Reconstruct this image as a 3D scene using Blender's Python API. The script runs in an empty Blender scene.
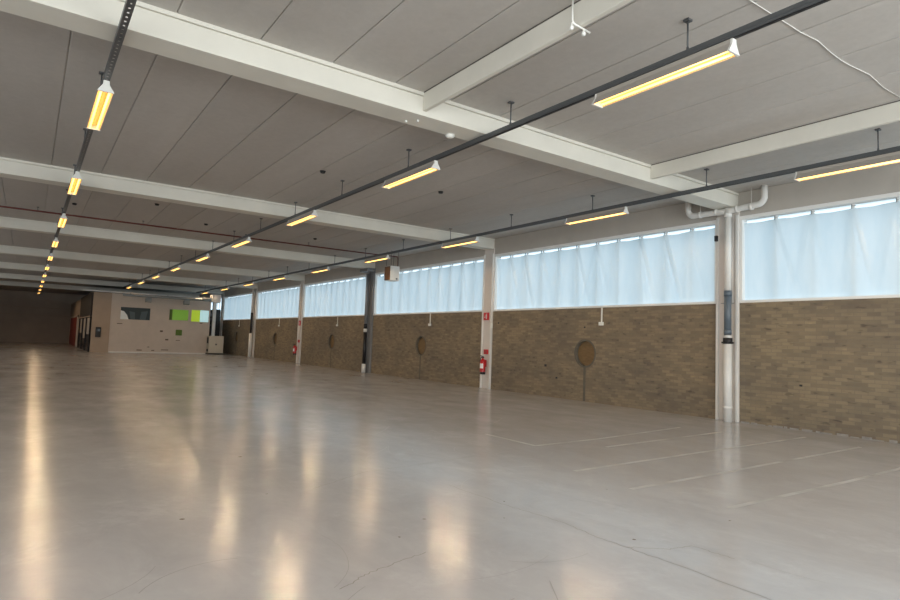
import bpy, bmesh, math, random
from mathutils import Vector, Matrix
random.seed(7)
S = bpy.context.scene
COL = S.collection
PI = math.pi

# ------------------------------------------------------------------ camera
EYE = Vector((0.0, 0.0, 1.6))
yaw, pitch, roll = 0.6122, 0.0708, 0.0362
fw = Vector((math.sin(yaw)*math.cos(pitch), math.cos(yaw)*math.cos(pitch), math.sin(pitch)))
rt = Vector((math.cos(yaw), -math.sin(yaw), 0.0))
up = rt.cross(fw)
r2 = math.cos(roll)*rt + math.sin(roll)*up
u2 = -math.sin(roll)*rt + math.cos(roll)*up
cd = bpy.data.cameras.new('camera'); cam = bpy.data.objects.new('camera', cd); COL.objects.link(cam)
cam.matrix_world = Matrix(((r2.x, u2.x, -fw.x, EYE.x), (r2.y, u2.y, -fw.y, EYE.y), (r2.z, u2.z, -fw.z, EYE.z), (0, 0, 0, 1)))
cd.sensor_width = 36.0; cd.lens = 598.23/900*36.0; cd.clip_end = 400; cd.clip_start = 0.05
S.camera = cam

# ------------------------------------------------------------------ world and light
wd = bpy.data.worlds.new('sky'); S.world = wd; wd.use_nodes = True
bg = wd.node_tree.nodes['Background']
bg.inputs['Color'].default_value = (0.66, 0.86, 1.0, 1); bg.inputs['Strength'].default_value = 2.7

sd = bpy.data.lights.new('fold_sun', 'SUN'); sd.energy = 1.6; sd.angle = math.radians(28); sd.color = (0.95, 0.97, 1.0)  # added oblique sun that brings out folds in the hanging sheets
so = bpy.data.objects.new('fold_sun', sd); COL.objects.link(so)
so.rotation_euler = Vector((-0.45, 1.0, -0.45)).to_track_quat('-Z', 'Y').to_euler()

def area(name, loc, rot, sx, sy, power, color):
    d = bpy.data.lights.new(name, 'AREA'); d.shape = 'RECTANGLE'; d.size = sx; d.size_y = sy
    d.energy = power; d.color = color
    o = bpy.data.objects.new(name, d); o.location = loc; o.rotation_euler = rot; COL.objects.link(o); return o
# daylight entering through the wide glazed front behind the photographer
area('daylight_front', (1.5, -5.85, 2.6), (PI/2, 0, 0), 22, 3.6, 2300, (0.97, 0.97, 0.93))
# added fill light in front of the solid left wall, out of view
area('fill_left', (-11.8, 24.0, 3.2), (0, -PI/2, 0), 3.0, 56, 1300, (0.86, 0.94, 1.0))

S.view_settings.view_transform = 'Standard'; S.view_settings.look = 'None'
S.view_settings.gamma = 1; S.view_settings.use_curve_mapping = False
S.view_settings.exposure = -0.5
TUBE = 5.0
LAMP = 48.0
S.cycles.max_bounces = 10; S.cycles.diffuse_bounces = 6; S.cycles.glossy_bounces = 4
S.cycles.transmission_bounces = 6; S.cycles.transparent_max_bounces = 12
S.cycles.caustics_reflective = False; S.cycles.caustics_refractive = False
S.cycles.sample_clamp_indirect = 6.0
S.cycles.use_denoising = True

# ------------------------------------------------------------------ dimensions
W = 13.62           # inner face of the window wall
CY = 7.83; L = 9.117  # first column and bay length
CZ = 5.40           # ceiling
SILL = 2.77; TOP = 4.83; BEAM = 5.04
XL = -12.0; YR = -6.0; YF = 78.0

# ------------------------------------------------------------------ materials
def mat(name, col, rough=0.6, metal=0.0, spec=0.5, emit=None, es=0.0):
    m = bpy.data.materials.new(name); m.use_nodes = True
    b = m.node_tree.nodes['Principled BSDF']
    b.inputs['Base Color'].default_value = (*col, 1); b.inputs['Roughness'].default_value = rough
    b.inputs['Metallic'].default_value = metal; b.inputs['Specular IOR Level'].default_value = spec
    if emit: b.inputs['Emission Color'].default_value = (*emit, 1); b.inputs['Emission Strength'].default_value = es
    return m
class NT:
    def __init__(s, m): s.t = m.node_tree; s.b = s.t.nodes.get('Principled BSDF')
    def n(s, typ, **k):
        o = s.t.nodes.new('ShaderNode'+typ)
        for a, v in k.items():
            if a.startswith('i_'):
                o.inputs[a[2:].replace('_', ' ')].default_value = v
            else: setattr(o, a, v)
        return o
    def l(s, a, b): s.t.links.new(a, b)
    def ramp(s, src, stops):
        r = s.n('ValToRGB'); cr = r.color_ramp
        while len(cr.elements) < len(stops): cr.elements.new(0.5)
        for e, (p, c) in zip(cr.elements, stops): e.position = p; e.color = c if len(c) == 4 else (*c, 1)
        s.l(src, r.inputs[0]); return r.outputs[0]
    def mix(s, f, a, b, mode='MIX'):
        x = s.n('Mix', data_type='RGBA', blend_type=mode)
        for sock, v in ((x.inputs[0], f), (x.inputs[6], a), (x.inputs[7], b)):
            if hasattr(v, 'default_value') or hasattr(v, 'is_linked'): s.l(v, sock)
            else: sock.default_value = v if not isinstance(v, tuple) or len(v) == 4 else (*v, 1)
        return x.outputs[2]
    def noise(s, scale, detail=4, rough=0.55, vec=None, dist=0.0):
        x = s.n('TexNoise'); x.inputs['Scale'].default_value = scale; x.inputs['Detail'].default_value = detail
        x.inputs['Roughness'].default_value = rough; x.inputs['Distortion'].default_value = dist
        if vec: s.l(vec, x.inputs['Vector'])
        return x.outputs['Fac']
    def pos(s, scale=(1, 1, 1), rot=(0, 0, 0)):
        g = s.n('NewGeometry'); mp = s.n('Mapping'); mp.inputs['Scale'].default_value = scale; mp.inputs['Rotation'].default_value = rot
        s.l(g.outputs['Position'], mp.inputs['Vector']); return mp.outputs[0]
    def bump(s, h, strength=0.3, dist=0.01):
        b = s.n('Bump'); b.inputs['Strength'].default_value = strength; b.inputs['Distance'].default_value = dist
        s.l(h, b.inputs['Height']); s.l(b.outputs[0], s.b.inputs['Normal'])

def painted(name, col, var=0.08, rough=0.6, scale=2.0):
    m = mat(name, col, rough); n = NT(m)
    c = n.ramp(n.noise(scale, 6, 0.6, n.pos()), [(0.3, tuple(v*(1-var) for v in col)), (0.7, tuple(min(1, v*(1+var)) for v in col))])
    n.l(c, n.b.inputs['Base Color']); return m

M = {}
M['white'] = painted('white_paint', (0.74, 0.73, 0.70), 0.06, 0.45)
M['beam'] = painted('beam_paint', (0.72, 0.70, 0.63), 0.05, 0.6, 1.3)
M['fascia'] = painted('grey_fascia_paint', (0.46, 0.43, 0.39), 0.05, 0.7)
M['column'] = painted('column_paint', (0.66, 0.62, 0.58), 0.05, 0.5)
M['pillar_grey'] = painted('dark_grey_paint', (0.21, 0.215, 0.22), 0.06, 0.5)
M['grey_pipe'] = mat('grey_plastic', (0.11, 0.14, 0.17), 0.35)
M['black'] = mat('black_rubber', (0.012, 0.012, 0.014), 0.4)
M['dark_metal'] = mat('dark_trunking_metal', (0.10, 0.105, 0.11), 0.45, 0.2)
M['housing'] = mat('lamp_housing_paint', (0.42, 0.38, 0.34), 0.4)
M['cap'] = mat('white_lamp_cap', (0.80, 0.80, 0.76), 0.35)
M['reflector'] = mat('lamp_reflector', (0.80, 0.60, 0.36), 0.4)
M['tube'] = mat('fluorescent_tube', (0.9, 0.8, 0.5), 0.3, emit=(1.0, 0.55, 0.14), es=TUBE)
M['frame'] = mat('white_window_frame', (0.82, 0.82, 0.80), 0.4)
M['red'] = mat('red_enamel', (0.50, 0.012, 0.015), 0.3)
M['red_sign'] = mat('red_sign_face', (0.55, 0.03, 0.04), 0.5)
M['sign_white'] = mat('white_sign_print', (0.85, 0.85, 0.85), 0.5)
M['red_pipe'] = mat('red_oxide_pipe', (0.13, 0.028, 0.022), 0.5)
M['red_door'] = painted('red_door_paint', (0.30, 0.035, 0.022), 0.1, 0.5)
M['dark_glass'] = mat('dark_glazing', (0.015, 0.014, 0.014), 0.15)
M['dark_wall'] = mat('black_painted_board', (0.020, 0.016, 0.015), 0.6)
M['partition'] = painted('partition_paint', (0.56, 0.48, 0.41), 0.05, 0.65)
M['partition_tan'] = painted('tan_partition_paint', (0.40, 0.30, 0.22), 0.05, 0.65)
M['back_wall'] = painted('back_wall_paint', (0.42, 0.33, 0.26), 0.1, 0.7, 0.7)
M['side_wall'] = painted('side_wall_paint', (0.55, 0.50, 0.44), 0.05, 0.7)
M['cabinet'] = painted('cream_cabinet_paint', (0.60, 0.54, 0.44), 0.03, 0.45)
M['pipe_grey'] = mat('galvanised_pipe', (0.32, 0.33, 0.32), 0.5, 0.3)
M['green_dark'] = mat('green_board', (0.09, 0.16, 0.02), 0.6)
M['green_pane'] = mat('green_film_pane', (0.20, 0.42, 0.03), 0.3, emit=(0.25, 0.55, 0.05), es=0.25)
M['lime_pane'] = mat('lime_film_pane', (0.45, 0.6, 0.04), 0.3, emit=(0.50, 0.72, 0.03), es=0.5)
M['pale_pane'] = mat('pale_lit_pane', (0.5, 0.7, 0.7), 0.3, emit=(0.50, 0.80, 0.85), es=0.75)
M['teal_pane'] = mat('dim_teal_pane', (0.015, 0.03, 0.035), 0.5)
M['steel_blue'] = mat('steel_blue_board', (0.06, 0.09, 0.10), 0.5)
M['white_bright'] = mat('white_cloth', (0.85, 0.88, 0.88), 0.7)
M['mortar'] = painted('grey_mortar', (0.13, 0.115, 0.09), 0.15, 0.9, 8)
M['mark'] = mat('dark_scuff', (0.10, 0.07, 0.05), 0.8)
M['heater_grille'] = mat('brown_heater_grille', (0.13, 0.065, 0.03), 0.5)
M['outside'] = mat('outside_ground', (0.25, 0.25, 0.24), 0.9)

def mk_wood():
    m = mat('round_board', (0.22, 0.12, 0.05), 0.6); n = NT(m)
    c = n.ramp(n.noise(3.0, 5, 0.6, n.pos((1, 2, 14))), [(0.3, (0.13, 0.08, 0.032)), (0.7, (0.22, 0.135, 0.055))])
    n.l(c, n.b.inputs['Base Color']); return m
M['board'] = mk_wood()

def mk_brick():
    m = mat('stock_brick', (0.3, 0.22, 0.15), 0.9); n = NT(m)
    g = n.n('NewGeometry'); sp = n.n('SeparateXYZ'); cb = n.n('CombineXYZ')
    n.l(g.outputs['Position'], sp.inputs[0])
    ad = n.n('Math', operation='ADD'); n.l(sp.outputs[0], ad.inputs[0]); n.l(sp.outputs[1], ad.inputs[1])
    n.l(ad.outputs[0], cb.inputs[0]); n.l(sp.outputs[2], cb.inputs[1])
    b = n.n('TexBrick'); n.l(cb.outputs[0], b.inputs['Vector'])
    b.inputs['Scale'].default_value = 1.0; b.inputs['Brick Width'].default_value = 0.235
    b.inputs['Row Height'].default_value = 0.078; b.inputs['Mortar Size'].default_value = 0.006
    b.inputs['Mortar Smooth'].default_value = 0.3; b.inputs['Bias'].default_value = -0.1
    b.inputs['Color1'].default_value = (0.27, 0.22, 0.15, 1); b.inputs['Color2'].default_value = (0.185, 0.148, 0.11, 1)
    b.inputs['Mortar'].default_value = (0.20, 0.17, 0.13, 1)
    big = n.ramp(n.noise(0.55, 5, 0.6, n.pos((1, 1, 1.6))), [(0.3, (0.74, 0.74, 0.77)), (0.7, (1.16, 1.12, 1.02))])
    c = n.mix(1.0, b.outputs['Color'], big, 'MULTIPLY')
    # individual darker and paler bricks
    s2 = n.n('Vector'+'Math', operation='MULTIPLY'); n.l(cb.outputs[0], s2.inputs[0]); s2.inputs[1].default_value = (4.26, 12.8, 1)
    wn = n.n('TexNoise'); wn.inputs['Scale'].default_value = 1.0; wn.inputs['Detail'].default_value = 1; n.l(s2.outputs[0], wn.inputs['Vector'])
    sp2 = n.ramp(wn.outputs['Fac'], [(0.26, (0.62, 0.62, 0.64)), (0.36, (0.96, 0.96, 0.96)), (0.66, (1.0, 1.0, 1.0)), (0.80, (1.22, 1.18, 1.10))])
    c = n.mix(1.0, c, sp2, 'MULTIPLY')
    n.l(c, n.b.inputs['Base Color'])
    n.bump(b.outputs['Fac'], -0.35, 0.006)
    return m
M['brick'] = mk_brick()

def mk_ceiling():
    m = mat('ceiling_plank_paint', (0.6, 0.56, 0.52), 0.75); n = NT(m)
    a = n.noise(0.5, 5, 0.6, n.pos((1.4, 0.35, 1)))
    c = n.ramp(a, [(0.3, (0.47, 0.445, 0.415)), (0.7, (0.555, 0.53, 0.50))])
    f = n.ramp(n.noise(9, 6, 0.7, n.pos()), [(0.35, (0.95, 0.95, 0.95)), (0.7, (1.03, 1.03, 1.03))])
    c = n.mix(1.0, c, f, 'MULTIPLY')
    sx = n.n('SeparateXYZ'); n.l(n.pos(), sx.inputs[0]); ad = n.n('Math', operation='SUBTRACT'); n.l(sx.outputs[0], ad.inputs[0]); ad.inputs[1].default_value = 0.19
    fl_ = n.n('Math', operation='FLOOR'); n.l(ad.outputs[0], fl_.inputs[0])
    sy = n.n('Math', operation='SNAP'); n.l(sx.outputs[1], sy.inputs[0]); sy.inputs[1].default_value = 9.117
    cb_ = n.n('CombineXYZ'); n.l(fl_.outputs[0], cb_.inputs[0]); n.l(sy.outputs[0], cb_.inputs[1])
    wn = n.n('TexWhiteNoise'); n.l(cb_.outputs[0], wn.inputs['Vector'])
    c = n.mix(1.0, c, n.ramp(wn.outputs['Value'], [(0.0, (0.94, 0.94, 0.94)), (1.0, (1.03, 1.03, 1.03))]), 'MULTIPLY')
    n.l(c, n.b.inputs['Base Color']); return m
M['ceiling'] = mk_ceiling()
M['joint'] = mat('ceiling_joint_shadow', (0.10, 0.09, 0.08), 0.9)

def mk_floor():
    m = mat('painted_concrete_floor', (0.4, 0.38, 0.35), 0.25); n = NT(m)
    p = n.pos()
    a = n.ramp(n.noise(0.35, 7, 0.62, p), [(0.3, (0.41, 0.395, 0.39)), (0.72, (0.48, 0.465, 0.46))])
    b = n.ramp(n.noise(2.3, 8, 0.7, n.pos((1, 0.6, 1), (0, 0, 0.5)), 0.6), [(0.3, (0.91, 0.91, 0.91)), (0.7, (1.05, 1.05, 1.05))])
    c = n.mix(1.0, a, b, 'MULTIPLY')
    wp = n.ramp(n.noise(0.9, 9, 0.78, n.pos((1, 1, 1), (0, 0, 1.1)), 0.3), [(0.54, (1, 1, 1)), (0.68, (1.13, 1.13, 1.14))])
    c = n.mix(1.0, c, wp, 'MULTIPLY')
    n.l(c, n.b.inputs['Base Color'])
    r = n.ramp(n.noise(1.2, 6, 0.65, n.pos((1, 0.5, 1), (0, 0, 0.4))), [(0.3, (0.14, 0.14, 0.14)), (0.75, (0.27, 0.27, 0.27))])
    n.l(r, n.b.inputs['Roughness'])
    h = n.noise(2.2, 5, 0.6, n.pos((1, 1, 1)))
    h2 = n.noise(11, 3, 0.6, n.pos((1.4, 0.8, 1)))
    ma = n.n('Math', operation='MULTIPLY_ADD'); n.l(h2, ma.inputs[0]); ma.inputs[1].default_value = 0.10; n.l(h, ma.inputs[2])
    n.bump(ma.outputs[0], 0.09, 0.02)
    n.b.inputs['Specular IOR Level'].default_value = 0.42
    return m
M['floor'] = mk_floor()

def mk_line():
    m = bpy.data.materials.new('worn_white_line_paint'); m.use_nodes = True; n = NT(m)
    n.b.inputs['Base Color'].default_value = (0.62, 0.60, 0.57, 1); n.b.inputs['Roughness'].default_value = 0.35
    tr = n.n('BsdfTransparent'); mx = n.n('MixShader')
    f = n.ramp(n.noise(1.3, 3, 0.5, n.pos()), [(0.30, (0.35, 0.35, 0.35)), (0.65, (0.85, 0.85, 0.85))])
    n.l(f, mx.inputs[0]); n.l(tr.outputs[0], mx.inputs[1]); n.l(n.b.outputs[0], mx.inputs[2])
    n.l(mx.outputs[0], n.t.nodes['Material Output'].inputs['Surface']); return m
M['line'] = mk_line()
M['crack'] = mat('floor_crack', (0.20, 0.18, 0.16), 0.7)

def mk_sheet():
    m = bpy.data.materials.new('translucent_plastic_sheet'); m.use_nodes = True; t = m.node_tree; t.nodes.remove(t.nodes['Principled BSDF'])
    n = NT(m)
    d = n.n('BsdfDiffuse'); d.inputs['Color'].default_value = (0.78, 0.82, 0.84, 1)
    tl = n.n('BsdfTranslucent'); tl.inputs['Color'].default_value = (0.86, 0.90, 0.90, 1)
    a = n.ramp(n.noise(1.0, 4, 0.6, n.pos((1, 2.2, 0.5))), [(0.3, (0.70, 0.80, 0.84)), (0.7, (0.86, 0.91, 0.92))])
    n.l(a, tl.inputs['Color'])
    gl = n.n('BsdfGlossy'); gl.inputs['Roughness'].default_value = 0.35; gl.inputs['Color'].default_value = (1, 1, 1, 1)
    m1 = n.n('MixShader'); m1.inputs[0].default_value = 0.72; n.l(d.outputs[0], m1.inputs[1]); n.l(tl.outputs[0], m1.inputs[2])
    m2 = n.n('MixShader'); m2.inputs[0].default_value = 0.06; n.l(m1.outputs[0], m2.inputs[1]); n.l(gl.outputs[0], m2.inputs[2])
    n.l(m2.outputs[0], t.nodes['Material Output'].inputs['Surface']); return m
M['sheet'] = mk_sheet()
def mk_glass():
    m = bpy.data.materials.new('window_glass'); m.use_nodes = True; t = m.node_tree; t.nodes.remove(t.nodes['Principled BSDF'])
    n = NT(m); tr = n.n('BsdfTransparent'); gl = n.n('BsdfGlossy'); gl.inputs['Roughness'].default_value = 0.02
    mx = n.n('MixShader'); mx.inputs[0].default_value = 0.06
    n.l(tr.outputs[0], mx.inputs[1]); n.l(gl.outputs[0], mx.inputs[2]); n.l(mx.outputs[0], t.nodes['Material Output'].inputs['Surface']); return m
M['glass'] = mk_glass()

# ------------------------------------------------------------------ mesh helpers
class MB:
    def __init__(s): s.b = bmesh.new()
    def box(s, x0, x1, y0, y1, z0, z1, rot=None, piv=None):
        r = bmesh.ops.create_cube(s.b, size=1.0)['verts']
        for v in r:
            v.co = Vector(((x0+x1)/2+v.co.x*(x1-x0), (y0+y1)/2+v.co.y*(y1-y0), (z0+z1)/2+v.co.z*(z1-z0)))
        if rot is not None: bmesh.ops.rotate(s.b, verts=r, cent=piv or Vector(((x0+x1)/2, (y0+y1)/2, (z0+z1)/2)), matrix=rot)
        return s
    def prism(s, pts, axis, a, b):
        """extrude a 2D outline along axis; pts are the two other coordinates in order"""
        def P(p, t):
            return {'x': (t, p[0], p[1]), 'y': (p[0], t, p[1]), 'z': (p[0], p[1], t)}[axis]
        A = [s.b.verts.new(P(p, a)) for p in pts]; B = [s.b.verts.new(P(p, b)) for p in pts]
        n = len(pts)
        for i in range(n): s.b.faces.new((A[i], A[(i+1) % n], B[(i+1) % n], B[i]))
        s.b.faces.new(A); s.b.faces.new(B[::-1]); return s
    def cyl(s, p0, p1, r, r1=None, seg=20, caps=True):
        p0 = Vector(p0); p1 = Vector(p1); d = p1-p0; r1 = r if r1 is None else r1
        q = d.to_track_quat('Z', 'Y')
        A = []; B = []
        for i in range(seg):
            a = 2*PI*i/seg; c = Vector((math.cos(a), math.sin(a), 0))
            A.append(s.b.verts.new(p0+q @ (c*r))); B.append(s.b.verts.new(p1+q @ (c*r1)))
        for i in range(seg):
            f = s.b.faces.new((A[i], A[(i+1) % seg], B[(i+1) % seg], B[i])); f.smooth = True
        if caps: s.b.faces.new(A[::-1]); s.b.faces.new(B)
        return s
    def tube(s, pts, r, seg=10):
        pts = [Vector(p) for p in pts]; rings = []
        for k, p in enumerate(pts):
            d = (pts[min(k+1, len(pts)-1)]-pts[max(k-1, 0)]).normalized(); q = d.to_track_quat('Z', 'Y') if k == 0 else None
            if k == 0: N = q @ Vector((1, 0, 0))
            N = (N-d*N.dot(d)).normalized(); Bn = d.cross(N)
            rings.append([s.b.verts.new(p+(N*math.cos(2*PI*i/seg)+Bn*math.sin(2*PI*i/seg))*r) for i in range(seg)])
        for A, B in zip(rings, rings[1:]):
            for i in range(seg):
                f = s.b.faces.new((A[i], A[(i+1) % seg], B[(i+1) % seg], B[i])); f.smooth = True
        s.b.faces.new(rings[0][::-1]); s.b.faces.new(rings[-1]); return s
    def lathe(s, c, prof, seg=24):
        c = Vector(c); rings = []
        for r, z in prof: rings.append([s.b.verts.new(c+Vector((r*math.cos(2*PI*i/seg), r*math.sin(2*PI*i/seg), z))) for i in range(seg)])
        for A, B in zip(rings, rings[1:]):
            for i in range(seg):
                f = s.b.faces.new((A[i], A[(i+1) % seg], B[(i+1) % seg], B[i])); f.smooth = True
        s.b.faces.new(rings[0][::-1]); s.b.faces.new(rings[-1]); return s
    def quad(s, a, b, c, d): s.b.faces.new([s.b.verts.new(p) for p in (a, b, c, d)]); return s
    def build(s, name, m, parent=None, bevel=0.0, recalc=True):
        if recalc: bmesh.ops.recalc_face_normals(s.b, faces=s.b.faces)
        me = bpy.data.meshes.new(name); s.b.to_mesh(me); s.b.free(); me.materials.append(m)
        o = bpy.data.objects.new(name, me); COL.objects.link(o)
        if parent:
            o.parent = parent
            o.location = -Vector(parent.get('_org', (0, 0, 0))) if False else (0, 0, 0)
        if bevel:
            md = o.modifiers.new('bevel', 'BEVEL'); md.width = bevel; md.segments = 2; md.limit_method = 'ANGLE'
        return o
def empty(name, loc=(0, 0, 0), rz=0.0):
    o = bpy.data.objects.new(name, None); o.location = loc; o.rotation_euler = (0, 0, rz); COL.objects.link(o); return o
def tag(o, label, cat, group=None, kind=None):
    o['label'] = label; o['category'] = cat
    if group: o['group'] = group
    if kind: o['kind'] = kind
    return o
def struct(o, label=None):
    o['kind'] = 'structure'
    if label: o['label'] = label
    return o
def copy_tree(o, parent=None):
    c = o.copy(); COL.objects.link(c); c.parent = parent
    for ch in o.children: copy_tree(ch, c)
    return c
NTH = ['nearest', 'second', 'third', 'fourth', 'fifth', 'sixth', 'seventh', 'eighth', 'ninth', 'tenth', 'eleventh']

# ------------------------------------------------------------------ floor
fl = MB().box(XL-0.3, W+0.35, YR-0.3, YF+0.3, -0.3, 0).build('floor', M['floor']); struct(fl, 'glossy grey painted concrete floor')
def strip(pts, w, m, name, z=0.0015):
    b = MB(); pts = [Vector((p[0], p[1], z)) for p in pts]
    L_, R_ = [], []
    for i, p in enumerate(pts):
        d = (pts[min(i+1, len(pts)-1)]-pts[max(i-1, 0)]).normalized(); nn = Vector((-d.y, d.x, 0))*w/2
        L_.append(b.b.verts.new(p+nn)); R_.append(b.b.verts.new(p-nn))
    for i in range(len(pts)-1): b.b.faces.new((L_[i], R_[i], R_[i+1], L_[i+1]))
    return b.build(name, m, fl)
for ln in ([(6.78, 8.4), (6.77, 7.12), (6.81, 7.12), (8.37, 7.19), (11.3, 7.55)], [(7.8, 6.55), (11.6, 6.78)], [(5.91, 5.47), (9.11, 5.57), (12.6, 5.66)],
           [(5.77, 4.48), (7.71, 4.50), (12.3, 4.60)], [(6.04, 3.46), (8.83, 3.42), (11.5, 3.45)]):
    strip(ln, 0.065, M['line'], 'painted_line')
def jag(pts, amp=0.012, n=14):
    out = []
    for a, b in zip(pts, pts[1:]):
        for k in range(n):
            t = k/n; out.append((a[0]+(b[0]-a[0])*t+random.uniform(-amp, amp), a[1]+(b[1]-a[1])*t+random.uniform(-amp, amp)))
    out.append(pts[-1]); return out
for ln in ([(4.0, 5.6), (4.02, 4.69), (4.11, 3.98), (4.07, 3.47), (4.09, 2.87), (4.1, 1.6)], [(5.3, 6.85), (4.47, 6.7), (3.46, 6.58), (2.6, 6.1)], [(4.09, 3.2), (4.35, 3.0), (4.6, 2.95), (4.62, 2.6)],
           [(1.75, 3.6), (2.05, 3.75), (2.6, 3.9)]):
    strip(jag(ln), 0.007, M['crack'], 'crack', 0.001)
M['scratch'] = mat('floor_scratch', (0.22, 0.21, 0.20), 0.5)
rs = random.Random(21)
for i in range(70):
    x, y = rs.uniform(0.6, 8.5), rs.uniform(2.2, 9.5); a = rs.uniform(0, 6.28); pts = [(x, y)]; cv = rs.uniform(-0.16, 0.16)
    for k in range(rs.randint(5, 14)):
        a += cv+rs.uniform(-0.05, 0.05); x += 0.08*math.cos(a); y += 0.08*math.sin(a); pts.append((x, y))
    strip(pts, rs.uniform(0.004, 0.008), M['scratch'], 'scratch', 0.0008)
for x, y, r in ((3.05, 4.62, .02), (2.6, 4.3, .012), (3.72, 4.3, .012), (5.5, 4.6, .012), (4.3, 3.3, .02), (1.2, 5.6, .02), (4.1, 4.75, .015), (2.4, 8.1, .03), (5.6, 3.2, .015), (2.1, 6.1, .012)):
    b = MB(); vs = [b.b.verts.new((x+r*random.uniform(.5, 1.3)*math.cos(a*PI/4), y+r*random.uniform(.5, 1.3)*math.sin(a*PI/4), 0.0012)) for a in range(8)]
    b.b.faces.new(vs); b.build('paint_chip', M['mark'], fl)

# ------------------------------------------------------------------ ceiling: 1 m planks running along the hall
cb = MB(); cb.box(XL-0.3, W+0.35, YR-0.3, YF+0.3, CZ+0.02, CZ+0.25)
x = XL-0.31
xs = [XL-0.3]+[0.19+k for k in range(-12, 14)]+[W]
for a, b_ in zip(xs, xs[1:]):
    cb.prism([(a+0.007, CZ+0.02), (a+0.007, CZ+0.005), (a+0.015, CZ), (b_-0.015, CZ), (b_-0.007, CZ+0.005), (b_-0.007, CZ+0.02)], 'y', YR-0.2, YF+0.2)
ce = cb.build('ceiling', M['ceiling']); struct(ce, 'painted plank ceiling with long joints')

# ------------------------------------------------------------------ beams
def beam(k):
    y = CY+k*L
    b = MB()
    b.box(XL, W+0.1, y-0.235, y+0.235, BEAM, 5.335)
    b.box(XL, W+0.1, y-0.215, y+0.215, 5.335, 5.347)
    b.box(XL, W+0.1, y-0.25, y+0.25, 5.347, CZ+0.01)
    o = b.build('ceiling_beam', M['beam'], bevel=0.006)
    return o
BL = ['cream beam nearest the camera, crossing the whole top of the view', 'second cream ceiling beam, one bay beyond the nearest one',
      'third cream ceiling beam, first one behind the red pipe', 'fourth cream ceiling beam from the camera, above the fourth column', 'fifth cream ceiling beam from the camera, well short of the partition',
      'sixth cream ceiling beam, just behind the top of the white partition', 'farthest dim ceiling beam in the dark area beyond the partition']
for k in range(7):
    tag(beam(k), BL[k], 'beam', 'cream concrete beams across the ceiling')
# secondary ribs framing into the first beam (only in the nearest bay)
for x, lab in ((4.73, 'thin deep cream rib meeting the nearest beam left of the centre trunking'), (10.30, 'thin deep cream rib meeting the nearest beam above the first column')):
    b = MB(); b.box(x-0.035, x+0.035, CY-L+0.25, CY-0.235, 5.11, CZ+0.01)
    e = MB
    o = b.build('ceiling_rib', M['beam'], bevel=0.01); tag(o, lab, 'beam', 'ribs in the nearest bay')
    MB().box(x-0.042, x-0.035, CY-L+0.25, CY-0.26, CZ-0.014, CZ+0.01).build('shadow_gap_strip', M['joint'], o)  # dark strip standing in for the shadow gap between rib and ceiling

# ------------------------------------------------------------------ window wall
HOLES = [12.30, 21.42, 30.52, 39.66, 48.76]
R_H = 0.375
def wall_bay(y0, y1, hy, idx):
    """brick apron; a shallow round recess in the middle of the bay"""
    b = MB(); bm = b.b
    z0, z1 = 0.0, SILL
    if hy is None:
        b.box(W, W+0.3, y0, y1, z0, z1)
        return b
    n = 48; hz = 1.42
    ring, outer = [], []
    cs = []
    for i in range(n):
        a = 2*PI*i/n; dy, dz = math.cos(a), math.sin(a)
        ty = ((y1-hy)/dy if dy > 1e-9 else (y0-hy)/dy if dy < -1e-9 else 1e9)
        tz = ((z1-hz)/dz if dz > 1e-9 else (z0-hz)/dz if dz < -1e-9 else 1e9)
        t = min(ty, tz); cs.append((ty < tz, dy > 0, dz > 0, hy+dy*t, hz+dz*t))
        ring.append(bm.verts.new((W, hy+dy*R_H, hz+dz*R_H)))
        outer.append(bm.verts.new((W, hy+dy*t, hz+dz*t)))
    for i in range(n):
        j = (i+1) % n
        fs = [ring[i], outer[i]]
        if cs[i][0] != cs[j][0]:
            yy = y1 if (cs[i][1] if cs[i][0] else cs[j][1]) else y0
            zz = z1 if (cs[i][2] if not cs[i][0] else cs[j][2]) else z0
            fs.append(bm.verts.new((W, yy, zz)))
        fs += [outer[j], ring[j]]
        bm.faces.new(fs)
    back = [bm.verts.new((W+0.12, v.co.y, v.co.z)) for v in ring]
    for i in range(n):
        j = (i+1) % n; bm.faces.new((ring[i], ring[j], back[j], back[i]))
    bm.faces.new(back)
    # top, ends and back of the apron
    b.quad((W, y0, z1), (W, y1, z1), (W+0.3, y1, z1), (W+0.3, y0, z1))
    b.quad((W, y0, z0), (W, y0, z1), (W+0.3, y0, z1), (W+0.3, y0, z0))
    b.quad((W, y1, z0), (W, y1, z1), (W+0.3, y1, z1), (W+0.3, y1, z0))
    b.quad((W+0.3, y0, z0), (W+0.3, y1, z0), (W+0.3, y1, z1), (W+0.3, y0, z1))
    return b
wr = empty('wall_right'); struct(wr, 'brick window wall')
bays = [(YR, CY-L)]+[(CY+(k-1)*L, CY+k*L) for k in range(0, 8)]
for i, (a, c) in enumerate(bays):
    hy = next((h for h in HOLES if a < h < c), None)
    if c > YF: c = YF
    o = wall_bay(a, c, hy, i).build('brick_apron', M['brick'], wr, recalc=hy is None)
MB().box(W, W+0.3, YR, YF, TOP, CZ+0.02).build('fascia', M['fascia'], wr)
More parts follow.
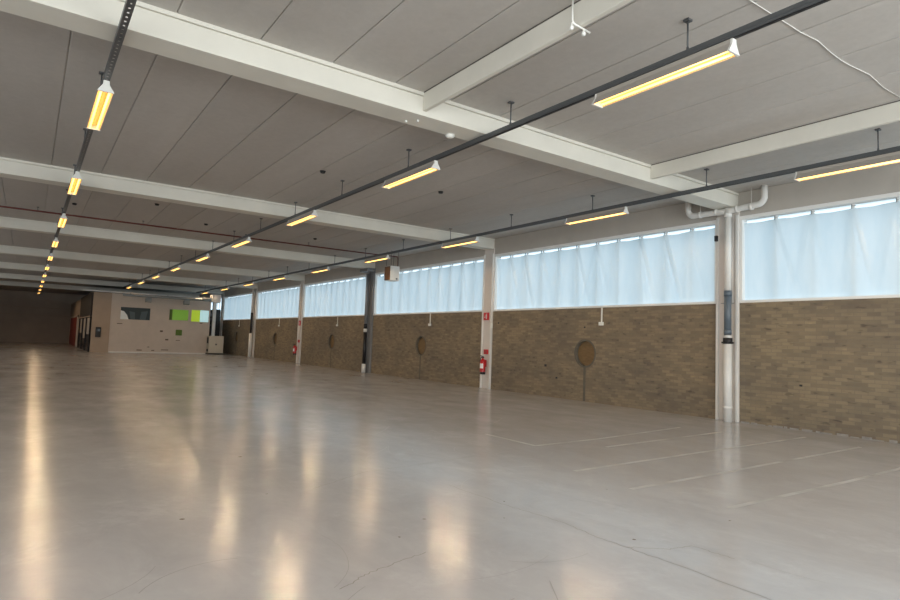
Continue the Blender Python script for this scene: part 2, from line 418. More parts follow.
# round boards in the recesses, mortar ring and the chased groove below each
HN = ['nearest bay beyond the first column', 'second bay, before the dark grey pillar', 'third bay, beyond the grey pillar', 'fourth bay from the camera', 'farthest brick bay']
for i, hy in enumerate(HOLES):
    t = empty('round_wall_recess', (W, hy, 1.42)); tag(t, 'round brown board in the brick wall, '+HN[i], 'round recess', 'round boarded recesses in the brick wall')
    MB().cyl((0.095, 0, 0), (0.118, 0, 0), R_H-0.012, seg=40).build('round_board', M['board'], t)
    b = MB(); n = 40
    for j in range(n):
        a0, a1 = 2*PI*j/n, 2*PI*(j+1)/n
        for (ra, rb, xa, xb) in ((R_H+0.001, R_H+0.05, -0.006, -0.004), (R_H-0.003, R_H+0.001, 0.10, -0.006)):
            b.quad((xa, ra*math.cos(a0), ra*math.sin(a0)), (xa, ra*math.cos(a1), ra*math.sin(a1)), (xb, rb*math.cos(a1), rb*math.sin(a1)), (xb, rb*math.cos(a0), rb*math.sin(a0)))
    b.build('mortar_ring', M['mortar'], t)
    b = MB(); b.box(-0.004, 0.02, -0.045, 0.045, -1.41, -R_H-0.05)
    b.build('mortar_seam', M['mortar'], t)

# ------------------------------------------------------------------ windows with hanging sheets
def sheet_mesh(y0, y1, seed, clips):
    rnd = random.Random(seed); b = MB(); bm = b.b
    ny = int((y1-y0)/0.045); nz = 26; z0 = SILL+0.055
    folds = []
    for c in clips:
        for _ in range(3):
            folds.append((c, rnd.uniform(-0.6, 0.6), rnd.uniform(0.01, 0.04), rnd.uniform(0.025, 0.07)))
    rows = []
    ph = [rnd.uniform(0, 6.28) for _ in range(5)]
    for i in range(ny+1):
        y = y0+(y1-y0)*i/ny; col = []
        dmin = min(abs(y-c) for c in clips)
        ztop = 4.662-0.022*min(1, dmin/0.39)**1.4+0.006*math.sin(2.1*y+ph[0])
        for j in range(nz+1):
            v = j/nz; z = z0+(ztop-z0)*v; dn = 1-v
            x = W+0.085+0.010*math.sin(y*2.9+ph[1])+0.007*math.sin(y*7.3+ph[2]+v*0.7)+0.004*math.sin(y*13.1+ph[3]-v)
            for (c, sl, am, wd) in folds:
                q = (y-(c+sl*dn))/(wd*(0.5+dn)); x -= am*math.exp(-q*q)*(0.35+0.65*math.sin(PI*min(1, 0.15+dn*0.85)))
            x += 0.02*dn*dn*0.3
            col.append(bm.verts.new((x, y, z)))
        rows.append(col)
    for A, B in zip(rows, rows[1:]):
        for j in range(nz):
            f = bm.faces.new((A[j], B[j], B[j+1], A[j+1])); f.smooth = True
    return b
WL = ['nearest window, right of the first column', 'second window, between first column and extinguisher pillar', 'third window, from the extinguisher pillar to the dark grey pillar',
      'fourth window, just past the dark grey pillar', 'fifth window, in the fourth bay past the first column', 'sixth and farthest sheeted window']
for k in range(0, 7):
    ya, yb = CY+(k-1)*L+0.275, CY+k*L-0.275
    w = empty('window_%d' % (k+1), (0, 0, 0)); struct(w, 'white framed strip window')
    f = MB(); e = 0.07
    f.box(W-0.02, W+0.20, ya, yb, SILL, SILL+0.06)
    f.box(W-0.015, W+0.20, ya, yb, TOP-0.085, TOP)
    f.box(W-0.015, W+0.20, ya, ya+e, SILL+0.06, TOP-0.085); f.box(W-0.015, W+0.20, yb-e, yb, SILL+0.06, TOP-0.085)
    fo = f.build('window_frame', M['frame'], w, bevel=0.004)
    n = 11; sp = (yb-ya)/n
    clips = [ya+sp*i for i in range(1, n)]
    mm = MB()
    for c in clips: mm.box(W+0.14, W+0.20, c-0.022, c+0.022, SILL+0.06, TOP-0.085)
    mm.build('mullion', M['frame'], fo)
    MB().box(W+0.168, W+0.174, ya+e, yb-e, SILL+0.06, TOP-0.085).build('pane', M['glass'], w)
    if k < 6:
        pts = [ya+e+0.01]+clips+[yb-e-0.01]
        sh = empty('hanging_sheet', (0, 0, 0)); tag(sh, 'white plastic sheet over the '+WL[k], 'plastic sheet', 'translucent sheets hung over the windows')
        sheet_mesh(ya+e+0.004, yb-e-0.004, 11+k, pts).build('sheet', M['sheet'], sh, recalc=False)
        cl = MB(); cl.cyl((W+0.07, ya+e, 4.70), (W+0.07, yb-e, 4.70), 0.004, seg=6)
        cl.build('wire', M['pipe_grey'], sh)
        if k < 8:
            for c in clips: MB().box(W+0.055, W+0.078, c-0.010, c+0.010, 4.645, 4.735).build('clip', M['pipe_grey'], sh)
        else:
            cc = MB()
            for c in clips: cc.box(W+0.055, W+0.078, c-0.012, c+0.012, 4.645, 4.735)
            cc.build('clip', M['black'], sh)

# ------------------------------------------------------------------ columns
CLB = ['first white column with the big rain pipe', 'slim pale pillar carrying the near fire extinguisher', 'dark grey steel pillar with black pipe, third from the camera',
       'pale pinkish pillar with the far fire extinguisher', 'pale pillar with a black pipe section, fifth from camera', 'farthest pillar beside the cream cabinet']
for k in range(-1, 7):
    y = CY+k*L; m = M['pillar_grey'] if k == 2 else M['column']
    c = empty('column', (W, y, 0))
    b = MB(); b.box(-0.04, 0.3, -0.275, 0.275, 0, BEAM+0.02); b.build('shaft', m, c, bevel=0.006)
    b = MB(); b.box(-0.08, -0.04, -0.275, -0.215, 0, 4.86); b.box(-0.08, -0.04, 0.215, 0.275, 0, 4.86)
    b.build('flange', M['white'] if k != 2 else M['pillar_grey'], c, bevel=0.004)
    if k == 0:
        MB().box(-0.055, -0.039, -0.16, 0.16, SILL-0.01, SILL+0.01).build('joint_strip', M['pipe_grey'], c)
        MB().box(-0.14, -0.08, 0.215, 0.29, 4.28, 4.42).build('junction_box', M['black'], c, bevel=0.01)
        MB().cyl((-0.07, -0.14, SILL), (-0.07, -0.14, 4.9), 0.02, seg=10).build('conduit', M['column'], c)
    if k == 2:
        b = MB(); b.box(W-0.5, W-0.12, y-0.42, y+0.42, 4.87, 5.035); tag(b.build('bearing_bracket', M['pillar_grey'], bevel=0.02), 'dark bracket between the dark grey pillar and the ceiling beam', 'bracket')
    if 0 <= k <= 5: tag(c, CLB[k], 'column', 'columns along the window wall')
    elif k < 0: tag(c, 'pale column behind the camera on the window wall', 'column', 'columns along the window wall')
    else: tag(c, 'pale column in the dark end beyond the partition', 'column', 'columns along the window wall')

def elbow(c, r, plane_from, plane_to, n=8):
    return [Vector(c)+Vector(plane_from)*math.cos(PI/2*i/n)*r+Vector(plane_to)*math.sin(PI/2*i/n)*r for i in range(n+1)]
# rain pipe on the first column
xp, yp = W-0.22, CY-0.11
t = empty('rain_pipe', (xp, yp, 0)); tag(t, 'white rain pipe with grey sleeve and black coupling on the first column', 'pipe')
MB().cyl((0, 0, 0.0), (0, 0, 1.80), 0.095, seg=28).cyl((0, 0, 0.30), (0, 0, 0.36), 0.102, seg=28).build('lower_pipe', M['white'], t)
b = MB(); b.cyl((0, 0, 1.80), (0, 0, 1.94), 0.104, seg=28)
for a in range(4):
    an = a*PI/2+0.4; b.box(0.10*math.cos(an)-0.025, 0.10*math.cos(an)+0.025, 0.10*math.sin(an)-0.025, 0.10*math.sin(an)+0.025, 1.81, 1.85)
b.build('coupling', M['black'], t)
MB().cyl((0, 0, 1.94), (0, 0, 2.0), 0.088, seg=28).build('collar', M['white'], t)
b = MB(); b.cyl((0, 0, 2.0), (0, 0, 3.05), 0.080, seg=28); b.cyl((0, 0, 2.92), (0, 0, 3.05), 0.088, seg=28); b.cyl((0, 0, 2.03), (0, 0, 2.13), 0.086, seg=28)
b.build('grey_sleeve', M['grey_pipe'], t)
MB().cyl((0, 0, 3.05), (0, 0, 5.02), 0.077, seg=28).cyl((0, 0, 4.80), (0, 0, 4.92), 0.086, seg=28).build('upper_pipe', M['white'], t)
zz = 4.97
b = MB(); r = 0.16
pl = [Vector((0, 1.05, 5.40)), Vector((0, 1.05, zz+r+0.02))]+[Vector((0, 1.05-r+r*math.cos(PI/2*i/8), zz+r-r*math.sin(PI/2*i/8))) for i in range(1, 9)]
pl += [Vector((0, 0.4, zz-0.01)), Vector((0, 0, zz-0.02)), Vector((0, -0.5, zz+0.01))]
pl += [Vector((0, -0.86+r-r*math.sin(PI/2*i/8), zz+0.02+r-r*math.cos(PI/2*i/8))) for i in range(0, 9)]+[Vector((0, -0.86, 5.40))]
b.tube(pl, 0.070, 20)
for yy in (0.30, 0.72, -0.22, -0.56): b.cyl((0, yy-0.03, zz-0.003), (0, yy+0.03, zz-0.003), 0.080, seg=20)
b.build('cross_pipe', M['white'], t)
for yy in (0.72, -0.56): MB().cyl((0, yy, zz+0.05), (0, yy, CZ), 0.008, seg=8).build('pipe_hanger', M['white'], t)
# pipes on the third and fifth columns
def down_pipe(k, segs, label, top):
    t = empty('rain_pipe', (W-0.20, CY+k*L+0.12, 0)); tag(t, label, 'pipe')
    for n_, z0, z1, r, m in segs: MB().cyl((0, 0, z0), (0, 0, z1), r, seg=20).build(n_, M[m], t)
down_pipe(2, [('lower_pipe', 0, 0.42, 0.10, 'white'), ('black_sleeve', 0.42, 1.95, 0.085, 'black'), ('collar', 1.95, 2.12, 0.09, 'white'), ('black_sleeve', 2.12, 2.35, 0.085, 'black'), ('upper_pipe', 2.35, 4.8, 0.075, 'pillar_grey')],
          'black rain pipe with white foot on the dark grey pillar', 4.8)
down_pipe(4, [('lower_pipe', 0, 1.75, 0.12, 'white'), ('black_sleeve', 1.75, 3.25, 0.085, 'black'), ('upper_pipe', 3.25, 5.03, 0.075, 'column')],
          'white rain pipe with long black sleeve on the far fifth pillar', 4.9)

# ------------------------------------------------------------------ other walls
struct(MB().box(XL-0.3, XL, YR, YF, 0, CZ+0.02).build('wall_left', M['side_wall']))
struct(MB().box(XL-0.3, W+0.3, YF, YF+0.3, 0, CZ+0.02).build('wall_back', M['back_wall']))
b = MB(); b.box(XL-0.3, W+0.3, YR-0.3, YR, 0, 0.6); b.box(XL-0.3, W+0.3, YR-0.3, YR, 4.6, CZ+0.02)
b.box(XL-0.3, -9.8, YR-0.3, YR, 0.6, 4.6); b.box(12.8, W+0.3, YR-0.3, YR, 0.6, 4.6)
struct(b.build('wall_front', M['side_wall']))

# ------------------------------------------------------------------ partition at the far end
PY = 49.7
struct(MB().box(4.86, 11.75, PY, PY+0.2, 0, 4.30).build('wall_partition', M['partition']), 'white partition wall')
struct(MB().box(3.72, 4.858, PY-0.03, PY+0.17, 0, 4.30).build('wall_partition_tan', M['partition_tan']), 'tan end panel of the partition')
struct(MB().box(3.75, 3.95, PY+0.2, YF, 0, 4.30).build('wall_partition_side', M['back_wall']))
struct(MB().box(4.9, 11.74, PY-0.02, PY, 0, 0.07).build('trim_1', M['white']))
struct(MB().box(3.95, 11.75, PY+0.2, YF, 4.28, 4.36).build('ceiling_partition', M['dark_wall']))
b = MB(); b.box(3.0, 11.7, PY-0.28, PY+0.05, 4.33, 4.42)
tag(b.build('ledge', M['white'], bevel=0.01), 'long thin pale ledge along the top of the partition', 'ledge')
b = MB(); b.tube([(5.5, PY-0.45, 4.22), (11.6, PY-0.45, 4.22)], 0.10, 16)
t = b.build('ventilation_pipe', M['pipe_grey']); tag(t, 'long grey pipe running across the top of the partition', 'pipe')
for xx in (6.0, 8.5, 11.0): MB().box(xx-0.02, xx+0.02, PY-0.47, PY-0.43, 4.30, 4.40).build('bracket', M['pipe_grey'], t)
for xx, lab in ((7.23, 'small grey floodlight above the dark partition window'), (9.88, 'small grey floodlight above the green partition window')):
    t = empty('floodlight', (xx, PY, 3.98)); tag(t, lab, 'floodlight', 'floodlights on the partition')
    MB().box(-0.03, 0.03, -0.12, 0, 0.05, 0.16).box(-0.02, 0.02, -0.30, -0.05, 0.12, 0.16).build('arm', M['pipe_grey'], t)
    MB().prism([(-0.42, -0.16), (-0.16, -0.22), (-0.12, 0.08), (-0.38, 0.14)], 'x', -0.20, 0.20).build('lamp_head', M['pipe_grey'], t, bevel=0.01)
def pwin(n_, x0, x1, z0, z1, panes, label):
    w = empty('window_%d' % n_, (0, PY, 0)); struct(w, label)
    e = 0.05; f = MB(); f.box(x0-e, x1+e, -0.045, 0, z1, z1+e); f.box(x0-e, x1+e, -0.06, 0, z0-e, z0); f.box(x0-e, x0, -0.045, 0, z0, z1); f.box(x1, x1+e, -0.045, 0, z0, z1)
    f.build('window_frame', M['partition'], w)
    for a, c, m in panes: MB().box(a, c, -0.02, -0.005, z0, z1).build('pane', M[m], w)
    return w
w = pwin(8, 5.48, 7.44, 2.44, 3.33, [(5.48, 7.44, 'teal_pane')], 'dark interior window with white drape')
b = MB(); b.prism([(5.48, 2.44), (6.02, 2.44), (5.92, 2.75), (5.70, 3.02), (5.48, 3.08)], 'y', -0.028, -0.02); b.build('drape', M['white_bright'], w)
b = MB(); b.prism([(6.15, 2.44), (6.45, 2.44), (6.42, 2.98), (6.05, 3.05)], 'y', -0.028, -0.02); b.prism([(6.75, 2.44), (7.15, 2.44), (7.28, 3.12), (6.85, 3.05)], 'y', -0.028, -0.02)
b.build('inner_panel', M['steel_blue'], w)
pwin(9, 8.77, 10.12, 2.55, 3.36, [(8.77, 8.98, 'green_dark'), (8.98, 10.12, 'green_pane')], 'green filmed interior window')
pwin(10, 10.34, 11.62, 2.50, 3.40, [(10.34, 10.99, 'lime_pane'), (10.99, 11.62, 'pale_pane')], 'half lime, half pale interior window')
tag(MB().box(9.30, 9.75, PY-0.03, PY, 1.38, 1.82).build('wall_panel', M['green_dark'], bevel=0.01), 'small dark green square panel on the white partition', 'panel')
for i, (xx, z, w_, h_) in enumerate(((5.3, 2.08, .35, .05), (8.2, 1.6, .2, .12), (8.6, 0.98, .22, .1), (9.35, .98, .3, .04), (6.7, .17, .35, .07), (7.7, .17, .2, .06), (8.35, .22, .5, .06), (7.4, .42, .15, .05), (11.0, 2.37, .2, .05))):
    s_ = MB().box(xx, xx+w_, PY-0.004, PY, z, z+h_).build('scuff', M['mark']); struct(s_); s_.name = 'trim_%d' % (i+2)
t = empty('wall_telephone', (4.15, PY-0.03, 1.43)); tag(t, 'black wall telephone box on the tan end panel', 'telephone')
MB().box(-0.17, 0.17, -0.12, 0, -0.36, 0.36).build('housing', M['dark_wall'], t, bevel=0.02)
MB().box(-0.13, 0.10, -0.14, -0.12, 0.06, 0.22).build('face_plate', M['grey_pipe'], t)
MB().box(-0.12, -0.05, -0.17, -0.15, -0.28, 0.28).build('handset', M['black'], t, bevel=0.01)
# dark shopfront and the red door on the receding side
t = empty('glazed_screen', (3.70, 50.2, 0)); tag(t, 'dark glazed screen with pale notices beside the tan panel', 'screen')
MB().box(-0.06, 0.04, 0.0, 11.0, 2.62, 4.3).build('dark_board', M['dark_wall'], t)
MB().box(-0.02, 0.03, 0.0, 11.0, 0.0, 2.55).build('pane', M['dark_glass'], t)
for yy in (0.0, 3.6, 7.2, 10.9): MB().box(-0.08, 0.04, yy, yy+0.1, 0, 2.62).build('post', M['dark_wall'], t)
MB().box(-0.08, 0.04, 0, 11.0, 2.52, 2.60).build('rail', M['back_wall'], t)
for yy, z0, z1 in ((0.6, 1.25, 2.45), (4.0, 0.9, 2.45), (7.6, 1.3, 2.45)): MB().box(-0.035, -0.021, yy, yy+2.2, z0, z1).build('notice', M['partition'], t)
d = empty('door_1', (3.72, 64.0, 0)); struct(d, 'red door')
MB().box(-0.05, 0.03, 0.3, 11.0, 0.02, 2.70).build('leaf', M['red_door'], d)
b = MB(); b.box(-0.09, 0.03, -0.2, 0.3, 0, 2.85); b.box(-0.09, 0.03, 11.0, 11.3, 0, 2.85); b.box(-0.09, 0.03, -0.2, 11.3, 2.70, 2.85); b.build('door_frame', M['partition'], d)
b = MB()
for zz in (2.9, 3.7, 4.5): b.box(XL, 3.7, YF-0.05, YF, zz, zz+0.08)
struct(b.build('trim_20', M['partition_tan']))

# cream cabinet and post beside the partition
t = empty('cabinet', (12.1, 49.3, 0)); tag(t, 'cream metal cabinet in the far corner beside the partition', 'cabinet')
MB().box(-0.50, 0.62, -0.3, 0.3, 0.10, 1.44).build('body', M['cabinet'], t, bevel=0.01)
MB().box(-0.56, 0.66, -0.27, 0.27, 0.0, 0.10).build('plinth', M['black'], t)
for a, c in ((-0.47, 0.05), (0.07, 0.59)):
    dd = MB().box(a, c, -0.32, -0.30, 0.14, 1.40).build('door', M['cabinet'], t, bevel=0.004)
    MB().box((a if a > 0 else c-0.06)+0.0, (a if a > 0 else c-0.06)+0.05, -0.34, -0.32, 0.72, 0.84).build('handle', M['black'], dd)
MB().box(-0.60, -0.52, -0.30, -0.10, 0.85, 1.32).build('side_fitting', M['black'], t)
MB().box(-0.60, -0.52, -0.28, -0.12, 0.22, 0.42).build('side_fitting', M['black'], t)
t = empty('vertical_duct', (12.12, 50.05, 0)); tag(t, 'white vertical duct rising behind the cream cabinet', 'duct')
MB().box(-0.12, 0.12, -0.12, 0.12, 0, 4.1).build('riser', M['white'], t)
MB().box(-0.32, 0.42, -0.2, 0.3, 4.1, 4.75).build('head_box', M['column'], t, bevel=0.02)
t = empty('dark_rack', (13.25, 55.0, 0)); tag(t, 'dark rack of shelves in the corner behind the cream cabinet', 'rack')
for yy in (-1.4, 1.4): MB().box(-0.25, 0.25, yy-0.04, yy+0.04, 0, 3.6).build('upright', M['black'], t)
for z in (0.5, 1.4, 2.3, 2.95, 3.55): MB().box(-0.25, 0.25, -1.36, 1.36, z, z+0.16).build('shelf', M['black'], t)
for z, h in ((0.66, .55), (1.56, .5), (2.46, .3)): MB().box(-0.2, 0.2, -1.2, 1.2, z, z+h).build('shelf_load', M['dark_wall'], t)

# ------------------------------------------------------------------ lighting trunking
ZR0, ZR1 = 4.955, 5.030
def trunking(x, y0, y1, label, open_=False, ladder=None):
    t = empty('lighting_trunking', (x, 0, 0)); tag(t, label, 'light trunking', 'lighting trunking runs')
    b = MB()
    if open_:
        b.box(-0.040, -0.026, y0, y1, ZR0, ZR1); b.box(0.026, 0.040, y0, y1, ZR0, ZR1)
        b.box(-0.04, 0.04, 16, y1, ZR0+0.01, ZR0+0.02)
        y = y0
        b.box(-0.026, -0.011, y0, 16, ZR0, ZR0+0.004); b.box(0.011, 0.026, y0, 16, ZR0, ZR0+0.004)
        while y < 16:
            b.box(-0.012, 0.012, y, y+0.075, ZR0, ZR0+0.004); y += 0.11
    else:
        b.box(-0.034, 0.034, y0, y1, ZR0, ZR1)
        b.box(-0.040, 0.040, y0, y1, ZR0+0.028, ZR0+0.036)
    b.build('channel', M['dark_metal'], t)
    if not open_:
        MB().box(-0.020, 0.020, y0, y1, ZR0-0.008, ZR0).build('cover_strip', M['black'], t)
    k = -3
    while True:
        y = 3.92+3.08*k; k += 1
        if y > y1: break
        if y < y0+0.3: continue
        if x < 1 and y < 7: continue
        zc = BEAM if any(abs(y-(CY+j*L)) < 0.26 for j in range(7)) else CZ
        h = MB(); h.cyl((0, y, ZR1), (0, y, zc-0.02), 0.011, seg=8)
        h.box(-0.04, 0.04, y-0.035, y+0.035, zc-0.025, zc); h.box(-0.012, 0.012, y-0.012, y+0.012, ZR1, ZR1+0.04)
        h.build('hanger', M['dark_metal'], t)
    return t
trunking(0.635, -5.5, 70, 'dark perforated trunking run at the left edge', True)
trunking(5.95, -5.5, 53, 'dark trunking run crossing the middle of the ceiling')
trunking(11.33, -5.5, 53, 'dark trunking run nearest the window wall')

def make_fitting():
    Lf = 1.90
    t = empty('batten_light', (0, 0, 0))
    zt, zb = ZR0-0.010, 4.790
    b = MB()
    b.prism([(-0.032, zt), (-0.036, zt-0.05), (-0.098, zb), (-0.090, zb), (-0.030, zt-0.05), (0.030, zt-0.05), (0.090, zb), (0.098, zb), (0.036, zt-0.05), (0.032, zt)], 'y', 0.03, Lf-0.03)
    b.build('housing', M['housing'], t)
    b = MB(); b.prism([(-0.089, zb+0.002), (-0.034, zb+0.075), (0, zb+0.05), (0.034, zb+0.075), (0.089, zb+0.002), (0.034, zb+0.080), (0, zb+0.056), (-0.034, zb+0.080)], 'y', 0.03, Lf-0.03)
    b.build('reflector', M['reflector'], t)
    for y0 in (0.0, Lf-0.03):
        MB().prism([(-0.036, zt), (-0.040, zt-0.055), (-0.105, zb-0.004), (0.105, zb-0.004), (0.040, zt-0.055), (0.036, zt)], 'y', y0, y0+0.03).build('end_cap', M['cap'], t, bevel=0.004)
    for x in (-0.050, 0.050):
        MB().cyl((x, 0.04, zb+0.020), (x, Lf-0.04, zb+0.020), 0.014, seg=12).build('tube', M['tube'], t)
    for y in (0.5, 1.4):
        pd = bpy.data.lights.new('lamp_glow', 'SPOT'); pd.energy = LAMP; pd.color = (1.0, 0.72, 0.44); pd.shadow_soft_size = 0.0; pd.spot_size = math.radians(172); pd.spot_blend = 0.30
        po = bpy.data.objects.new('lamp_glow', pd); po.location = (0, y, zb+0.004); COL.objects.link(po); po.parent = t
    return t
fit = make_fitting(); used = False
for x, yoff, k0, run, grp in ((0.635, 3.36, 0, 'left', 'lit battens on the left trunking'), (5.95, 3.36, 0, 'centre', 'lit battens on the centre trunking'), (11.33, 3.32, 0, 'window-side', 'lit battens on the window-side trunking')):
    for k in range(12 if run == 'left' else 9):
        y = yoff+(5.75 if run == 'left' else 5.715)*k
        o = copy_tree(fit) if used else fit
        used = True
        o.location = (x, y, 0)
        nth = NTH[k-(1 if run == 'left' else 0)] if not (run == 'left' and k == 0) else 'overhead'
        lab = {'left': 'yellow glowing twin-tube batten, %s in view along the left-edge trunking', 'centre': 'yellow lit twin-tube batten, %s along the centre trunking', 'window-side': 'lit twin-tube batten, %s along the trunking beside the windows'}[run]
        if k >= 1 or run != 'left': lab = lab % ('nearest the camera' if nth == 'nearest' else nth+' from the camera')
        else: lab = 'yellow glowing twin-tube batten above the camera, out of view on the left trunking'
        tag(o, lab, 'light fitting', grp)

# ------------------------------------------------------------------ ceiling services
t = empty('sprinkler_pipe', (0, 22.85, 0)); tag(t, 'thin dark red pipe crossing the ceiling between second and third beams', 'pipe')
MB().cyl((-11.9, 0, 5.27), (11.9, 0, 5.27), 0.028, seg=12).build('main_pipe', M['red_pipe'], t)
MB().tube([(11.9, 0, 5.27), (12.35, -0.1, 5.27), (12.9, -0.4, 5.22), (12.92, -0.42, 5.1), (12.92, -0.42, 4.3), (12.90, -0.45, 4.25), (12.76, -0.5, 4.25)], 0.022, 10).build('drop_pipe', M['red_pipe'], t)
for x in (-9, -6, -3, 0, 3, 6.5, 9): MB().cyl((x, 0, 5.28), (x, 0, CZ), 0.008, seg=8).box(x-0.03, x+0.03, -0.03, 0.03, CZ-0.02, CZ).build('hanger', M['dark_metal'], t)
t = empty('unit_heater', (12.3, 21.95, 4.12)); tag(t, 'white box heater with brown grille hanging near the dark grey pillar', 'heater')
MB().box(0.0, 0.44, 0, 0.5, 0, 0.62).build('casing', M['white'], t, bevel=0.01)
g = MB(); g.box(-0.012, 0.0, 0.02, 0.48, 0.02, 0.60)
for i in range(10): g.box(-0.035, -0.012, 0.03, 0.47, 0.05+i*0.055, 0.065+i*0.055)
g.build('grille', M['heater_grille'], t)
for a in ((0.05, 0.05), (0.05, 0.45), (0.39, 0.05), (0.39, 0.45)): MB().cyl((a[0], a[1], 0.62), (a[0], a[1], CZ-4.12), 0.010, seg=8).build('hanger_rod', M['dark_metal'], t)
MB().cyl((0.30, -0.04, 0.08), (0.30, 0.0, 0.08), 0.03, seg=12).build('pipe_union', M['black'], t)

t = empty('conduit_drop', (4.57, 4.42, CZ)); tag(t, 'white bent conduit with two small nozzles under the ceiling', 'conduit')
MB().tube([(0.05, 0.03, 0), (0, -0.02, -0.285), (0.01, -0.02, -0.305), (0.04, -0.02, -0.315), (0.30, 0.0, -0.315)], 0.011, 10).build('conduit', M['cap'], t)
for x in (0.0, 0.19): MB().lathe((x, -0.01, -0.39), [(0.004, 0.0), (0.020, 0.005), (0.024, 0.03), (0.014, 0.05), (0.009, 0.085)], 14).build('nozzle', M['cap'], t)
t = empty('smoke_detector', (5.51, 8.02, BEAM)); tag(t, 'white dome detector under the nearest beam', 'detector')
MB().lathe((0, 0, -0.03), [(0.03, -0.025), (0.06, -0.012), (0.075, 0.005), (0.08, 0.03)], 24).build('dome', M['cap'], t)
for x, y, sd in ((4.61, 7.94, 'left'), (4.74, 7.80, 'right')):
    o = MB().lathe((x, y, BEAM-0.03), [(0.010, 0.0), (0.018, 0.006), (0.018, 0.03)], 12).build('fixing_stud', M['cap'])
    tag(o, 'tiny white stud under the nearest beam at the rib end, the %s one of two' % sd, 'stud', 'white studs under the nearest beam')
for i, (x, y, la) in enumerate(((5.26, 12.73, 'in the second bay left of the centre trunking'), (0.9, 21.3, 'beside the left trunking before the red pipe'), (2.89, 19.47, 'between left trunking and centre, before the red pipe'), (4.81, 21.76, 'just before the red pipe left of centre trunking'), (8.79, 21.69, 'just before the red pipe right of centre trunking'), (8.3, 12.4, 'in the second bay right of the centre trunking'))):
    o = MB().cyl((x, y, CZ-0.05), (x, y, CZ), 0.05, 0.07, 16).build('ceiling_socket', M['black'])
    tag(o, 'small black ceiling fitting '+la, 'ceiling fitting', 'small black ceiling fittings')
cab = [(6.0, 3.28), (6.25, 3.275), (6.47, 3.27), (6.85, 3.26), (7.18, 3.255), (7.55, 3.22), (7.95, 3.25), (8.25, 3.26), (8.49, 3.25), (9.0, 3.2), (9.6, 3.24), (10.17, 3.22)]
tag(MB().tube([(a, c, CZ-0.009) for a, c in cab], 0.005, 8).build('ceiling_cable', M['cap']), 'thin white cable tacked across the ceiling at upper right', 'cable')
tag(MB().cyl((10.9, 0, CZ-0.03), (10.9, CY-0.26, CZ-0.03), 0.012, seg=8).build('ceiling_conduit', M['dark_metal']), 'thin dark conduit along the ceiling near the first column', 'conduit')

# ------------------------------------------------------------------ small things on the window wall
SN = ['in the nearest full bay', 'before the dark grey pillar', 'past the dark grey pillar', 'in the fourth bay', 'in the farthest brick bay']
for i, y in enumerate((11.67, 20.74, 29.82, 38.95, 48.1)):
    t = empty('pull_switch', (W-0.02, y, SILL)); tag(t, 'small white switch on short conduit below the sill '+SN[i], 'switch', 'white switches below the sill')
    MB().box(-0.012, 0.01, -0.02, 0.02, -0.42, 0).build('conduit', M['cap'], t)
    MB().box(-0.05, 0.01, -0.075, 0.075, -0.52, -0.42).build('switch_box', M['cap'], t, bevel=0.008)
def extinguisher(k, lab, off):
    t = empty('fire_extinguisher', (W-0.20, CY+k*L+off, 0.52)); tag(t, lab, 'fire extinguisher', 'red fire extinguishers')
    MB().lathe((0, 0, 0), [(0.075, 0.0), (0.095, 0.012), (0.098, 0.04), (0.098, 0.44), (0.085, 0.49), (0.045, 0.53), (0.03, 0.55), (0.03, 0.57)], 28).build('cylinder', M['red'], t)
    MB().lathe((0, 0, -0.015), [(0.085, 0.0), (0.1005, 0.012), (0.1005, 0.09)], 28).build('base_ring', M['black'], t)
    b = MB(); n = 10; R_ = 0.0995
    for i in range(n):
        a0 = PI+0.25-0.8+1.6*i/n; a1 = PI+0.25-0.8+1.6*(i+1)/n
        b.quad((R_*math.cos(a0), R_*math.sin(a0), 0.20), (R_*math.cos(a1), R_*math.sin(a1), 0.20), (R_*math.cos(a1), R_*math.sin(a1), 0.37), (R_*math.cos(a0), R_*math.sin(a0), 0.37))
    b.build('paper_label', M['sign_white'], t)
    MB().box(-0.03, 0.03, -0.035, 0.035, 0.57, 0.60).prism([(-0.11, 0.63), (0.03, 0.60), (0.03, 0.62), (-0.11, 0.66)], 'y', -0.012, 0.012).box(-0.10, 0.0, -0.012, 0.012, 0.585, 0.598).build('valve', M['black'], t)
    MB().tube([(0, 0.03, 0.585), (-0.01, 0.10, 0.57), (-0.01, 0.15, 0.46), (-0.01, 0.14, 0.30), (-0.01, 0.115, 0.16), (-0.01, 0.112, 0.08)], 0.012, 10).build('hose', M['black'], t)
    MB().box(0.09, 0.13, -0.05, 0.05, 0.25, 0.50).build('wall_bracket', M['red'], t)
extinguisher(1, 'red fire extinguisher on the near pale pillar, second column', -0.02)
extinguisher(3, 'red fire extinguisher on the far pinkish pillar, fourth column', 0.25)
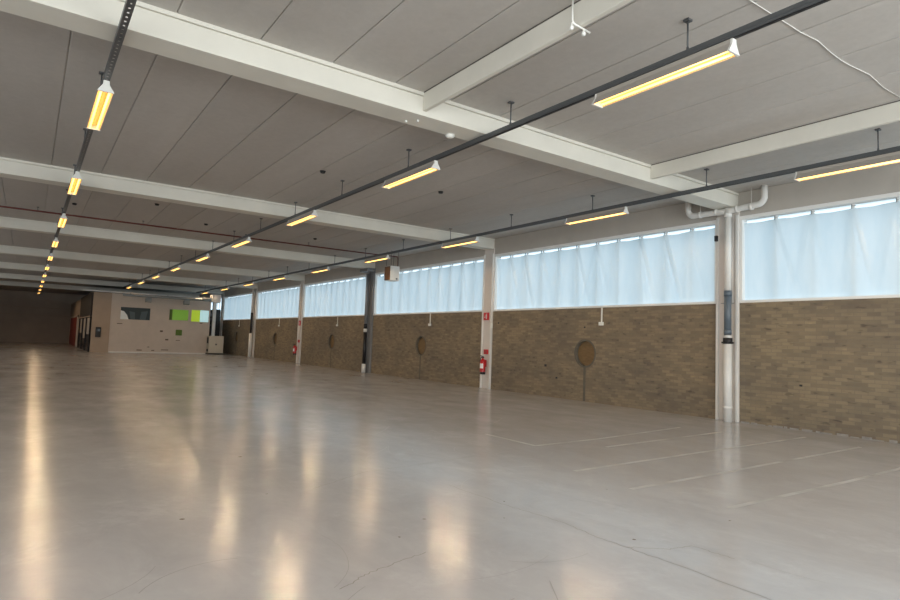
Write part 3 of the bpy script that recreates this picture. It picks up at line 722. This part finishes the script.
def sign(k, y, z, w_, h_, lab, pict):
    t = empty('safety_sign', (W-0.09, CY+k*L+y, z)); tag(t, lab, 'sign', 'red safety signs')
    MB().box(-0.005, 0.06, -w_/2, w_/2, -h_/2, h_/2).build('plate', M['red_sign'], t)
    if pict:
        b = MB(); b.box(-0.007, -0.005, -0.055, -0.01, -0.09, 0.05); b.box(-0.007, -0.005, -0.045, -0.022, 0.05, 0.085); b.box(-0.007, -0.005, -0.075, -0.012, 0.075, 0.09)
        b.box(-0.007, -0.005, 0.02, 0.032, -0.06, 0.06)
        b.prism([(0.045, -0.02), (0.085, -0.02), (0.065, -0.06)], 'x', -0.007, -0.005)
        b.build('pictogram', M['sign_white'], t)
    else:
        b = MB(); b.box(-0.007, -0.005, -0.08, 0.08, 0.02, 0.04); b.box(-0.007, -0.005, -0.08, 0.06, -0.02, 0.0); b.box(-0.007, -0.005, -0.08, 0.08, -0.055, -0.04); b.build('pictogram', M['mark'], t)
sign(1, 0.02, 2.59, 0.25, 0.27, 'red sign with white extinguisher pictogram high on the second column', True)
sign(1, -0.02, 1.31, 0.2, 0.17, 'small dark red sign just above the near fire extinguisher', False)
sign(3, 0.0, 2.45, 0.24, 0.3, 'red sign high on the far pinkish pillar, fourth column', True)
sign(3, 0.0, 1.35, 0.2, 0.17, 'small red sign above the far fire extinguisher', False)
o = MB().box(W-0.12, W-0.04, CY+L-0.33, CY+L-0.276, 2.16, 2.34).build('switch_box', M['cap'], bevel=0.008); tag(o, 'small white box on the near edge of the second column', 'switch')
for i, (y, z) in enumerate(((16.35, 2.35), (13.9, .99), (13.5, .57), (10.4, 2.0), (13.0, 2.25), (12.37, 2.16), (6.9, 2.15), (7.1, .62), (5.9, .9))):
    pass
# broken render along the foot of the nearest brick bays
b = MB(); y = -2.0
while y < 7.5:
    w_ = random.uniform(.06, .22); h_ = random.uniform(.02, .07)
    b.box(W-0.006, W+0.004, y, y+w_, 0.0, h_*0.7); y += w_+random.uniform(.0, .1)
struct(b.build('baseboard_right', painted('pale_render', (0.27, 0.255, 0.235), 0.2, 0.9, 12)), 'broken strip of pale render at the wall foot')
bh = MB()
for (y, z, r) in ((16.35, 2.35, .035), (13.95, .98, .05), (13.45, .62, .04), (12.33, 2.2, .03), (6.2, .95, .03)):
    bh.box(W-0.002, W+0.02, y-r, y+r, z-r*.7, z+r*.7)
bo = bh.build('fixing_hole', M['black'], wr)
# ground outside
struct(MB().box(W+0.5, W+60, -30, 120, -0.6, -0.3).build('ground_outside', M['outside']))
for o in list(bpy.data.objects):
    if '_org' in o: del o['_org']
